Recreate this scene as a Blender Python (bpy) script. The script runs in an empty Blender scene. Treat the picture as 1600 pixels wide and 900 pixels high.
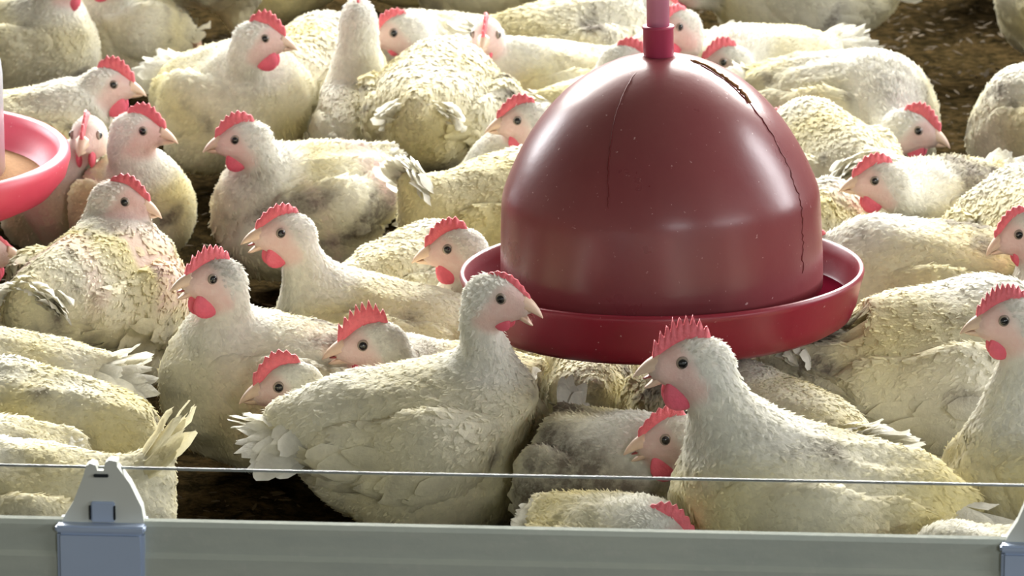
import bpy, bmesh, math, random
import numpy as np
from mathutils import Vector, Matrix

# ------------------------------------------------------------------ camera, world, lights, exposure
SC = bpy.context.scene
COL = SC.collection
F_PX = 8000.0          # focal length in pixels of the 1600x900 frame
CAM_H = 1.436
PITCH = math.radians(14.0)

cam_data = bpy.data.cameras.new('camera')
cam_data.sensor_width = 36.0
cam_data.lens = F_PX / 1600.0 * 36.0
cam_data.clip_end = 200
cam_data.dof.use_dof = True
cam_data.dof.focus_distance = 4.95
cam_data.dof.aperture_fstop = 22.0
cam = bpy.data.objects.new('camera', cam_data)
cam.location = (0, 0, CAM_H)
cam.rotation_euler = (math.pi / 2 - PITCH, 0, 0)
COL.objects.link(cam)
SC.camera = cam

SC.view_settings.view_transform = 'Standard'
SC.view_settings.look = 'None'
SC.view_settings.gamma = 1.0
SC.view_settings.use_curve_mapping = False
SC.view_settings.exposure = 0.0

world = bpy.data.worlds.new('world')
SC.world = world
world.use_nodes = True
bg = world.node_tree.nodes['Background']
bg.inputs[0].default_value = (0.93, 0.93, 0.76, 1)
bg.inputs[1].default_value = 0.275


def area(name, loc, target, sx, sy, power, color):
    ld = bpy.data.lights.new(name, 'AREA')
    ld.shape = 'RECTANGLE'
    ld.size, ld.size_y, ld.energy, ld.color = sx, sy, power, color
    o = bpy.data.objects.new(name, ld)
    o.location = loc
    d = Vector(target) - Vector(loc)
    o.rotation_euler = d.to_track_quat('-Z', 'Y').to_euler()
    COL.objects.link(o)
    return o


# daylight through the long open sides of the shed
area('daylight_far_side', (0.5, 12.5, 4.6), (0, 5.2, 0), 11, 2.2, 4300, (1.0, 0.985, 0.93))
area('daylight_right_end', (7.0, 6.6, 3.3), (0, 5.2, 0.2), 1.6, 4.2, 470, (0.98, 0.98, 1.0))
area('daylight_left_end', (-6.0, 11.2, 3.0), (0, 5.2, 0.2), 1.6, 2.2, 330, (0.98, 0.98, 1.0))
area('daylight_near_opening', (1.5, -2.2, 2.0), (0.3, 5.0, 0), 0.9, 0.35, 62, (0.92, 0.96, 1.0))
area('daylight_near_end', (4.9, 0.9, 1.75), (0.3, 5.0, 0), 2.6, 0.35, 66, (0.92, 0.96, 1.0))


def ray(u, v):
    x = (u - 800.0) / F_PX
    y = (450.0 - v) / F_PX
    c, s = math.cos(PITCH), math.sin(PITCH)
    return np.array([x, c + y * s, -s + y * c])


def at_z(u, v, z):
    d = ray(u, v)
    return np.array([0, 0, CAM_H]) + d * ((z - CAM_H) / d[2])


def at_y(u, v, y):
    d = ray(u, v)
    return np.array([0, 0, CAM_H]) + d * (y / d[1])


# ------------------------------------------------------------------ materials
def new_mat(name):
    m = bpy.data.materials.new(name)
    m.use_nodes = True
    nt = m.node_tree
    return m, nt, nt.nodes['Principled BSDF']


def N(nt, t, **kw):
    n = nt.nodes.new(t)
    for k, v in kw.items():
        setattr(n, k, v)
    return n


def mix_rgb(nt, fac, a, b):
    n = N(nt, 'ShaderNodeMix', data_type='RGBA')
    L = nt.links
    if isinstance(fac, (int, float)):
        n.inputs[0].default_value = fac
    else:
        L.new(fac, n.inputs[0])
    for i, x in ((6, a), (7, b)):
        if isinstance(x, tuple):
            n.inputs[i].default_value = x
        else:
            L.new(x, n.inputs[i])
    return n.outputs[2]


def math_n(nt, op, a, b=None, clamp=False):
    n = N(nt, 'ShaderNodeMath', operation=op, use_clamp=clamp)
    for i, x in enumerate((a, b)):
        if x is None:
            continue
        if isinstance(x, (int, float)):
            n.inputs[i].default_value = x
        else:
            nt.links.new(x, n.inputs[i])
    return n.outputs[0]


def noise(nt, vec, scale, detail=4, rough=0.6):
    n = N(nt, 'ShaderNodeTexNoise')
    n.inputs['Scale'].default_value = scale
    n.inputs['Detail'].default_value = detail
    n.inputs['Roughness'].default_value = rough
    if vec is not None:
        nt.links.new(vec, n.inputs['Vector'])
    return n.outputs['Fac']


def plumage_material():
    m, nt, p = new_mat('plumage')
    L = nt.links
    a = N(nt, 'ShaderNodeAttribute', attribute_name='mask')
    sep = N(nt, 'ShaderNodeSeparateColor')
    L.new(a.outputs['Color'], sep.inputs[0])
    skin, dirt, yel = sep.outputs[0], sep.outputs[1], sep.outputs[2]
    alpha = a.outputs['Alpha']
    tc = N(nt, 'ShaderNodeTexCoord')
    white = (0.90, 0.89, 0.83, 1)
    yellow = (0.76, 0.68, 0.37, 1)
    dirtc = (0.20, 0.17, 0.14, 1)
    c = mix_rgb(nt, yel, white, yellow)
    # fine feather variation
    nz = noise(nt, tc.outputs['Object'], 160, 3)
    v = math_n(nt, 'MULTIPLY_ADD', nz, 0.30)
    v.node.inputs[2].default_value = 0.82
    v2 = math_n(nt, 'MULTIPLY_ADD', alpha, 0.14)
    v2.node.inputs[2].default_value = 0.90
    vv = math_n(nt, 'MULTIPLY', v, v2)
    mul = N(nt, 'ShaderNodeMix', data_type='RGBA', blend_type='MULTIPLY')
    mul.inputs[0].default_value = 1.0
    L.new(c, mul.inputs[6])
    comb = N(nt, 'ShaderNodeCombineColor')
    for i in range(3):
        L.new(vv, comb.inputs[i])
    L.new(comb.outputs[0], mul.inputs[7])
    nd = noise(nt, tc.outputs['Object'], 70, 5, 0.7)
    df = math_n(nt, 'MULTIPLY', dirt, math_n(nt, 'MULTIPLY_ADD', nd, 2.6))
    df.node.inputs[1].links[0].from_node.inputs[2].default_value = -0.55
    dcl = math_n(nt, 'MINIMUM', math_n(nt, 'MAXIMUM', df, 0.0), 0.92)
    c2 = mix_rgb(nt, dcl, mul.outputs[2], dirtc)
    ns = noise(nt, tc.outputs['Object'], 120, 4)
    skinc = mix_rgb(nt, ns, (0.78, 0.50, 0.47, 1), (0.88, 0.72, 0.67, 1))
    c3 = mix_rgb(nt, skin, c2, skinc)
    L.new(c3, p.inputs['Base Color'])
    p.inputs['Roughness'].default_value = 0.85
    p.inputs['Specular IOR Level'].default_value = 0.15
    bmp = N(nt, 'ShaderNodeBump')
    bmp.inputs['Strength'].default_value = 0.35
    bmp.inputs['Distance'].default_value = 0.003
    L.new(noise(nt, tc.outputs['Object'], 260, 3), bmp.inputs['Height'])
    L.new(bmp.outputs[0], p.inputs['Normal'])
    tr = N(nt, 'ShaderNodeBsdfTranslucent')
    L.new(c3, tr.inputs[0])
    ms = N(nt, 'ShaderNodeMixShader')
    ms.inputs[0].default_value = 0.34
    L.new(p.outputs[0], ms.inputs[1])
    L.new(tr.outputs[0], ms.inputs[2])
    out = nt.nodes['Material Output']
    L.new(ms.outputs[0], out.inputs[0])
    return m


def simple(name, color, rough=0.5, spec=0.4, metal=0.0, sss=0.0, var=0.0, vscale=60, bump=0.0, bscale=150):
    m, nt, p = new_mat(name)
    L = nt.links
    p.inputs['Roughness'].default_value = rough
    p.inputs['Specular IOR Level'].default_value = spec
    p.inputs['Metallic'].default_value = metal
    tc = N(nt, 'ShaderNodeTexCoord')
    col = color + (1,)
    if var > 0:
        nz = noise(nt, tc.outputs['Object'], vscale, 5)
        lo = tuple(max(0, c * (1 - var)) for c in color) + (1,)
        hi = tuple(min(1, c * (1 + var)) for c in color) + (1,)
        L.new(mix_rgb(nt, nz, lo, hi), p.inputs['Base Color'])
    else:
        p.inputs['Base Color'].default_value = col
    if sss:
        p.inputs['Subsurface Weight'].default_value = sss
        p.inputs['Subsurface Radius'].default_value = (0.006, 0.002, 0.001)
    if bump:
        b = N(nt, 'ShaderNodeBump')
        b.inputs['Strength'].default_value = bump
        b.inputs['Distance'].default_value = 0.002
        L.new(noise(nt, tc.outputs['Object'], bscale, 3), b.inputs['Height'])
        L.new(b.outputs[0], p.inputs['Normal'])
    return m


M = {}
M['plumage'] = plumage_material()
M['comb'] = simple('comb_skin', (0.76, 0.15, 0.18), 0.42, 0.4, sss=0.0, var=0.25, vscale=130, bump=0.5, bscale=420)
M['wattle'] = simple('wattle_skin', (0.72, 0.12, 0.18), 0.42, 0.4, var=0.2, vscale=120, bump=0.4, bscale=350)
M['beak'] = simple('beak_horn', (0.70, 0.51, 0.39), 0.38, 0.45, var=0.18, vscale=90)
M['mouth'] = simple('mouth_lining', (0.32, 0.07, 0.07), 0.4, 0.4)
M['eye'] = simple('eye_dark', (0.012, 0.012, 0.014), 0.08, 0.6)
M['iris'] = simple('eye_iris', (0.30, 0.24, 0.20), 0.25, 0.5)
M['leg'] = simple('leg_scales', (0.66, 0.42, 0.30), 0.55, 0.3, var=0.25, vscale=120, bump=0.5, bscale=300)


def red_plastic(name, base, dusty, rough, dust_amt, specks):
    m, nt, p = new_mat(name)
    L = nt.links
    tc = N(nt, 'ShaderNodeTexCoord')
    n1 = noise(nt, tc.outputs['Object'], 9, 5, 0.65)
    c = mix_rgb(nt, math_n(nt, 'MULTIPLY', n1, dust_amt, True), base + (1,), dusty + (1,))
    # vertical water marks
    mp = N(nt, 'ShaderNodeMapping')
    mp.inputs['Scale'].default_value = (38, 38, 2.2)
    L.new(tc.outputs['Object'], mp.inputs[0])
    n2 = noise(nt, mp.outputs[0], 1.0, 4, 0.6)
    c = mix_rgb(nt, math_n(nt, 'MULTIPLY', n2, 0.35, True), c, dusty + (1,))
    vo = N(nt, 'ShaderNodeTexNoise')
    vo.inputs['Scale'].default_value = 210
    vo.inputs['Detail'].default_value = 2
    L.new(tc.outputs['Object'], vo.inputs['Vector'])
    ramp = N(nt, 'ShaderNodeValToRGB')
    ramp.color_ramp.elements[0].position = 1.0 - specks
    ramp.color_ramp.elements[1].position = 1.0 - specks + 0.06
    L.new(vo.outputs['Fac'], ramp.inputs[0])
    c = mix_rgb(nt, math_n(nt, 'MULTIPLY', ramp.outputs[0], 0.55), c, (0.72, 0.50, 0.50, 1))
    L.new(c, p.inputs['Base Color'])
    r = math_n(nt, 'MULTIPLY_ADD', n1, 0.22)
    r.node.inputs[2].default_value = rough - 0.08
    L.new(r, p.inputs['Roughness'])
    p.inputs['Specular IOR Level'].default_value = 0.5
    b = N(nt, 'ShaderNodeBump')
    b.inputs['Strength'].default_value = 0.12
    b.inputs['Distance'].default_value = 0.001
    L.new(noise(nt, tc.outputs['Object'], 120, 3), b.inputs['Height'])
    L.new(b.outputs[0], p.inputs['Normal'])
    return m


M['bell'] = red_plastic('red_bell_plastic', (0.172, 0.021, 0.036), (0.235, 0.082, 0.076), 0.27, 0.6, 0.285)
M['pan'] = red_plastic('red_pan_plastic', (0.205, 0.0035, 0.020), (0.25, 0.025, 0.042), 0.34, 0.5, 0.29)
M['feeder_pan'] = red_plastic('red_feeder_plastic', (0.62, 0.035, 0.085), (0.66, 0.12, 0.16), 0.40, 0.5, 0.28)
M['pipe'] = simple('pink_pipe_plastic', (0.66, 0.27, 0.40), 0.45, 0.4, var=0.1, vscale=30)
M['collar'] = simple('collar_plastic', (0.42, 0.05, 0.11), 0.45, 0.4, var=0.12, vscale=40)
M['drip'] = simple('dried_drip', (0.13, 0.012, 0.014), 0.5, 0.4, var=0.3, vscale=90)
M['rust'] = simple('rust_crust', (0.26, 0.12, 0.05), 0.8, 0.2, var=0.4, vscale=160, bump=0.6, bscale=500)
M['water'] = simple('drinking_water', (0.09, 0.005, 0.014), 0.6, 0.0)
M['feed'] = simple('mash_feed', (0.27, 0.15, 0.07), 0.9, 0.1, var=0.35, vscale=220, bump=0.8, bscale=300)
M['galv'] = simple('galvanised_tube', (0.62, 0.66, 0.74), 0.35, 0.5, metal=0.55, var=0.12, vscale=25)


def rail_material():
    m, nt, p = new_mat('weathered_metal_rail')
    L = nt.links
    tc = N(nt, 'ShaderNodeTexCoord')
    mp = N(nt, 'ShaderNodeMapping')
    mp.inputs['Scale'].default_value = (6, 30, 30)
    L.new(tc.outputs['Object'], mp.inputs[0])
    n = noise(nt, mp.outputs[0], 2.0, 6, 0.65)
    c = mix_rgb(nt, n, (0.42, 0.47, 0.44, 1), (0.62, 0.66, 0.58, 1))
    n2 = noise(nt, tc.outputs['Object'], 70, 5, 0.7)
    r = N(nt, 'ShaderNodeValToRGB')
    r.color_ramp.elements[0].position = 0.55
    r.color_ramp.elements[1].position = 0.75
    L.new(n2, r.inputs[0])
    c = mix_rgb(nt, math_n(nt, 'MULTIPLY', r.outputs[0], 0.5), c, (0.62, 0.63, 0.58, 1))
    L.new(c, p.inputs['Base Color'])
    p.inputs['Metallic'].default_value = 0.25
    p.inputs['Roughness'].default_value = 0.5
    b = N(nt, 'ShaderNodeBump')
    b.inputs['Strength'].default_value = 0.3
    b.inputs['Distance'].default_value = 0.001
    L.new(n2, b.inputs['Height'])
    L.new(b.outputs[0], p.inputs['Normal'])
    return m


M['rail'] = rail_material()
M['bracket'] = simple('grey_blue_plastic', (0.42, 0.51, 0.68), 0.5, 0.35, var=0.06, vscale=20)
M['fin'] = simple('grey_white_plastic', (0.66, 0.68, 0.63), 0.45, 0.35, var=0.06, vscale=25)
M['dark'] = simple('dark_slot', (0.02, 0.025, 0.03), 0.6, 0.2)
M['wire'] = simple('steel_wire', (0.26, 0.28, 0.29), 0.35, 0.5, metal=0.6)


def litter_material():
    m, nt, p = new_mat('floor_litter')
    L = nt.links
    tc = N(nt, 'ShaderNodeTexCoord')
    n1 = noise(nt, tc.outputs['Object'], 6, 6, 0.7)
    n2 = noise(nt, tc.outputs['Object'], 55, 6, 0.75)
    rp = N(nt, 'ShaderNodeValToRGB')
    rp.color_ramp.elements[0].position = 0.40
    rp.color_ramp.elements[1].position = 0.66
    L.new(n2, rp.inputs[0])
    c = mix_rgb(nt, rp.outputs[0], (0.008, 0.006, 0.003, 1), (0.080, 0.052, 0.021, 1))
    c = mix_rgb(nt, math_n(nt, 'MULTIPLY', n1, 0.6), c, (0.022, 0.018, 0.008, 1))
    L.new(c, p.inputs['Base Color'])
    p.inputs['Roughness'].default_value = 0.95
    p.inputs['Specular IOR Level'].default_value = 0.0
    b = N(nt, 'ShaderNodeBump')
    b.inputs['Strength'].default_value = 1.0
    b.inputs['Distance'].default_value = 0.012
    L.new(noise(nt, tc.outputs['Object'], 70, 6, 0.75), b.inputs['Height'])
    L.new(b.outputs[0], p.inputs['Normal'])
    return m


M['litter'] = litter_material()
M['chips'] = simple('shaving_chips', (0.050, 0.035, 0.017), 0.9, 0.1, var=0.7, vscale=8)
M['fluff'] = simple('loose_fluff', (0.20, 0.175, 0.13), 0.9, 0.1, var=0.2, vscale=12)
M['ceiling'] = simple('shed_ceiling', (0.40, 0.37, 0.30), 0.9, 0.1, var=0.15, vscale=1.5)
M['concrete'] = simple('shed_wall', (0.42, 0.42, 0.38), 0.9, 0.1, var=0.2, vscale=2)


# ------------------------------------------------------------------ mesh helpers
def mesh_obj(name, verts, faces, mats, parent=None, smooth=True, mat_idx=None, mask=None):
    me = bpy.data.meshes.new(name)
    if isinstance(faces, np.ndarray):
        faces = faces.tolist()
    me.from_pydata(np.asarray(verts).tolist(), [], faces)
    if not isinstance(mats, (list, tuple)):
        mats = [mats]
    for mm in mats:
        me.materials.append(mm)
    if smooth:
        me.polygons.foreach_set('use_smooth', np.ones(len(me.polygons), dtype=bool))
    if mat_idx is not None:
        me.polygons.foreach_set('material_index', np.asarray(mat_idx, dtype=np.int32))
    if mask is not None:
        at = me.color_attributes.new('mask', 'FLOAT_COLOR', 'POINT')
        at.data.foreach_set('color', np.asarray(mask, dtype=np.float32).ravel())
    me.update()
    o = bpy.data.objects.new(name, me)
    COL.objects.link(o)
    if parent is not None:
        o.parent = parent
    return o


def lathe(profile, seg=96, close=False):
    """profile: list of (r, z). Returns verts, faces."""
    v, f = [], []
    n = len(profile)
    for r, z in profile:
        for k in range(seg):
            a = 2 * math.pi * k / seg
            v.append((r * math.cos(a), r * math.sin(a), z))
    for i in range(n - 1 + (1 if close else 0)):
        i2 = (i + 1) % n
        for k in range(seg):
            k2 = (k + 1) % seg
            f.append((i * seg + k, i * seg + k2, i2 * seg + k2, i2 * seg + k))
    return v, f


def tube(pts, radii, seg=8, squash=1.0):
    pts = [Vector(p) for p in pts]
    v, f = [], []
    n = len(pts)
    if isinstance(radii, (int, float)):
        radii = [radii] * n
    up = Vector((0, 0, 1))
    prev = None
    for i, p in enumerate(pts):
        t = (pts[min(i + 1, n - 1)] - pts[max(i - 1, 0)]).normalized()
        if prev is None:
            a = t.cross(up)
            if a.length < 1e-4:
                a = t.cross(Vector((1, 0, 0)))
            a.normalize()
        else:
            a = (prev - t * prev.dot(t)).normalized()
        prev = a
        b = t.cross(a)
        for k in range(seg):
            an = 2 * math.pi * k / seg
            q = p + a * (math.cos(an) * radii[i]) + b * (math.sin(an) * radii[i] * squash)
            v.append(tuple(q))
    for i in range(n - 1):
        for k in range(seg):
            k2 = (k + 1) % seg
            f.append((i * seg + k, i * seg + k2, (i + 1) * seg + k2, (i + 1) * seg + k))
    f.append(tuple(range(seg - 1, -1, -1)))
    f.append(tuple((n - 1) * seg + k for k in range(seg)))
    return v, f


def empty(name, loc, label=None, cat=None, group=None, rotz=0.0):
    o = bpy.data.objects.new(name, None)
    o.location = loc
    o.rotation_euler = (0, 0, rotz)
    o.empty_display_size = 0.05
    COL.objects.link(o)
    if label:
        o['label'] = label
    if cat:
        o['category'] = cat
    if group:
        o['group'] = group
    return o


def bevel_box(bm, c, size, bev=0.0):
    r = bmesh.ops.create_cube(bm, size=1.0, matrix=Matrix.Translation(c) @ Matrix.Diagonal((*size, 1)))
    if bev:
        vs = set(r['verts'])
        es = [e for e in bm.edges if e.verts[0] in vs and e.verts[1] in vs]
        bmesh.ops.bevel(bm, geom=es, offset=bev, segments=2, affect='EDGES')


def bm_obj(name, bm, mat, parent=None, smooth=False):
    me = bpy.data.meshes.new(name)
    bm.normal_update()
    bm.to_mesh(me)
    bm.free()
    me.materials.append(mat)
    if smooth:
        me.polygons.foreach_set('use_smooth', np.ones(len(me.polygons), dtype=bool))
    o = bpy.data.objects.new(name, me)
    COL.objects.link(o)
    if parent is not None:
        o.parent = parent
    return o


# ------------------------------------------------------------------ the setting
rng = np.random.default_rng(7)


def build_floor():
    nx, ny = 220, 330
    xs = np.linspace(-3.0, 3.0, nx)
    ys = np.linspace(1.2, 10.5, ny)
    X, Y = np.meshgrid(xs, ys, indexing='ij')
    Z = np.zeros_like(X)
    for k in range(26):
        fx, fy = rng.normal(0, 1, 2) * (3 + k * 2.0)
        Z += np.sin(X * fx + Y * fy + rng.uniform(0, 6.28)) * 0.0022 / (1 + 0.12 * k)
    Z += rng.normal(0, 0.0016, X.shape)
    Z -= Z.max()
    V = np.stack([X, Y, Z], -1).reshape(-1, 3)
    idx = np.arange(nx * ny).reshape(nx, ny)
    Fq = np.stack([idx[:-1, :-1], idx[1:, :-1], idx[1:, 1:], idx[:-1, 1:]], -1).reshape(-1, 4)
    o = mesh_obj('floor', V, Fq, M['litter'])
    o['kind'] = 'structure'
    # the rest of the shed floor around the modelled strip
    return o


build_floor()

v = [(-14, -4, -0.03), (14, -4, -0.03), (14, 15, -0.03), (-14, 15, -0.03)]
o = mesh_obj('ground', v, [(0, 1, 2, 3)], M['litter'], smooth=False)
o['kind'] = 'structure'
bm = bmesh.new()
bevel_box(bm, (0, 3.0, 5.2), (17, 11, 0.06))
o = bm_obj('ceiling', bm, M['ceiling'])
o['kind'] = 'structure'
bm = bmesh.new()
bevel_box(bm, (0, 12.2, 0.15), (24, 0.15, 0.7))
o = bm_obj('wall_far', bm, M['concrete'])
o['kind'] = 'structure'


def scatter_litter():
    """wood shavings, crumbs and a little down, nothing anyone would count"""
    r = np.random.default_rng(3)
    V, Fc, Mi = [], [], []
    for n, size, mi in ((12000, 0.0055, 0), (130, 0.0042, 1)):
        for i in range(n):
            y = r.uniform(3.6, 8.3)
            x = r.uniform(-0.115, 0.115) * y
            L = size * r.uniform(0.4, 1.5)
            W = L * r.uniform(0.15, 0.5)
            if covered(x, y, L):
                continue
            a = r.uniform(0, 6.283)
            tilt = r.normal(0, 0.35)
            ca, sa = math.cos(a), math.sin(a)
            b = len(V)
            zc = 0.001 + abs(math.sin(tilt)) * L * 0.4
            for dz in (0, W * 0.25):
                for (p, q) in ((-L, -W * .5), (0, -W), (L, -W * .3), (L * .9, W * .4), (0, W), (-L * .9, W * .5)):
                    V.append((x + p * ca - q * sa, y + p * sa + q * ca, zc + dz + p * math.sin(tilt) * 0.6))
            Fc.append(tuple(b + k for k in range(5, -1, -1)))
            Fc.append(tuple(b + 6 + k for k in range(6)))
            for k in range(6):
                k2 = (k + 1) % 6
                Fc.append((b + k, b + k2, b + 6 + k2, b + 6 + k))
            Mi += [mi] * 8
    o = mesh_obj('litter', V, Fc, [M['chips'], M['fluff']], smooth=False, mat_idx=Mi)
    o['kind'] = 'stuff'
    o['label'] = 'brown wood shavings and pale down strewn over the dark floor'
    o['category'] = 'litter'


# ------------------------------------------------------------------ drinker
PAN_Y = None


def build_drinker():
    zr = 0.22
    c = at_z(1034, 427, zr)
    root = empty('bell_drinker', (c[0], c[1], zr), 'dusky red bell shaped drinker with a round trough hanging on a pink pipe', 'drinker')
    tilt = math.radians(-1.2)
    root.rotation_euler = (0, tilt, 0)
    # bell, an open shell: outside profile then inside
    out = [(0.1595, -0.012), (0.1600, 0.0), (0.1598, 0.02), (0.1590, 0.045), (0.1580, 0.070), (0.1574, 0.078), (0.1566, 0.083), (0.1553, 0.088), (0.1532, 0.094),
           (0.1502, 0.1015), (0.1465, 0.110), (0.1420, 0.1195), (0.1365, 0.130), (0.1300, 0.141), (0.1230, 0.1515), (0.1150, 0.162), (0.1060, 0.1725), (0.0955, 0.183),
           (0.0840, 0.1925), (0.0715, 0.2010), (0.0580, 0.2085), (0.0440, 0.2145), (0.0290, 0.2185), (0.0140, 0.2205)]
    z0, hz = 0.082, 0.1385
    inner = [(max(r - 0.004, 0.009), z - 0.003) for r, z in out[::-1]]
    inner[-1] = (0.1555, -0.012)
    vv, ff = lathe(out + inner, 128, close=True)
    bell = mesh_obj('bell', vv, ff, M['bell'], root)
    # trough pan
    prof = [(0.100, -0.046), (0.150, -0.048), (0.178, -0.047), (0.188, -0.041), (0.1935, -0.028), (0.1975, -0.010),
            (0.2000, -0.002), (0.2010, 0.002), (0.2000, 0.0055), (0.1975, 0.0065), (0.1955, 0.004), (0.193, -0.006), (0.189, -0.024),
            (0.183, -0.034), (0.172, -0.037), (0.120, -0.036), (0.100, -0.030)]
    vv, ff = lathe(prof, 128, close=True)
    mesh_obj('trough', vv, ff, M['pan'], root)
    vv, ff = lathe([(0.02, -0.030), (0.100, -0.028), (0.104, -0.046), (0.02, -0.046)], 64, close=True)
    mesh_obj('trough_hub', vv, ff, M['pan'], root)
    vv, ff = lathe([(0.1005, -0.0265), (0.14, -0.0262), (0.1868, -0.0262)], 96)
    mesh_obj('water', vv, ff, M['water'], root)
    # collar and pipe
    top = z0 + hz
    vv, ff = lathe([(0.0135, top - 0.006), (0.0150, top - 0.004), (0.0150, top + 0.0265), (0.0155, top + 0.027), (0.0160, top + 0.0285), (0.0155, top + 0.030), (0.0112, top + 0.030)], 40)
    mesh_obj('collar', vv, ff, M['collar'], root)
    vv, ff = lathe([(0.0112, top - 0.002), (0.0112, top + 0.9), (0.0095, top + 0.9), (0.0095, top - 0.002)], 32, close=True)
    mesh_obj('pipe', vv, ff, M['pipe'], root)

    # dried runs following the shell
    def surf(ang, z):
        for (r1, z1), (r2, z2) in zip(out, out[1:]):
            if z1 <= z <= z2:
                t = (z - z1) / (z2 - z1 + 1e-9)
                r = r1 + (r2 - r1) * t
                return Vector((r * math.cos(ang), r * math.sin(ang), z))
        r, zz = out[-1]
        return Vector((r * math.cos(ang), r * math.sin(ang), z))

    def run(name, a0, a1, zs, ze, rad, mat, n=40, wob=0.02, seed=1):
        rr = random.Random(seed)
        pts, rads = [], []
        for k in range(n):
            t = k / (n - 1)
            a = math.radians(a0 + (a1 - a0) * t) + rr.uniform(-wob, wob) * 0.35
            pts.append(surf(a, zs + (ze - zs) * t))
            rads.append(rad * (0.6 + 0.7 * rr.random()) * (1.0 if k not in (0, n - 1) else 0.3))
        vv, ff = tube(pts, rads, 6)
        mesh_obj(name, vv, ff, mat, root)

    run('drip_stain', -119, -111, top - 0.008, 0.100, 0.0007, M['drip'], seed=2)
    run('drip_stain', -27, -32, top - 0.004, 0.018, 0.0008, M['drip'], n=60, wob=0.04, seed=5)
    run('rust_crust', -20, -26, top - 0.003, top - 0.040, 0.0021, M['rust'], n=26, wob=0.10, seed=8)
    return root, c


drinker, PANC = build_drinker()


# ------------------------------------------------------------------ feeder at the left edge
def build_feeder():
    zr = 0.20
    c = at_z(-190, 237, zr)
    root = empty('tube_feeder', (c[0], c[1], zr), 'bright red feeder pan with a silver tube at the left edge', 'feeder')
    root.rotation_euler = (math.radians(2.2), 0, 0)
    R = 0.214
    prof = [(0.06, -0.058), (R - .075, -0.060), (R - .045, -0.056), (R - .02, -0.044), (R - .005, -0.026), (R, -0.008), (R - .001, 0.0), (R - .006, 0.0045), (R - .012, 0.003), (R - .016, -0.006),
            (R - .024, -0.028), (R - .05, -0.044), (R - .08, -0.05), (0.06, -0.05)]
    vv, ff = lathe(prof, 128, close=True)
    mesh_obj('pan', vv, ff, M['feeder_pan'], root)
    vv, ff = lathe([(0.02, -0.018), (0.142, -0.022), (R - .030, -0.032)], 96)
    mesh_obj('feed', vv, ff, M['feed'], root)
    vv, ff = lathe([(0.1405, -0.024), (0.1405, 0.085), (0.139, 0.10), (0.10, 0.16), (0.098, 0.16), (0.137, 0.099), (0.1385, 0.085), (0.1385, -0.024)], 96, close=True)
    mesh_obj('hopper', vv, ff, M['galv'], root)
    vv, ff = tube([(0, 0, 0.12), (0, 0, 1.2)], 0.02, 16)
    mesh_obj('feed_pipe', vv, ff, M['galv'], root)
    for a in (0, 2.094, 4.188):
        vv, ff = tube([(0.098 * math.cos(a), 0.098 * math.sin(a), 0.157), (0.018 * math.cos(a), 0.018 * math.sin(a), 0.32)], 0.003, 8)
        mesh_obj('hanger_rod', vv, ff, M['galv'], root)
    return root, c


feeder, FEEDC = build_feeder()


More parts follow.
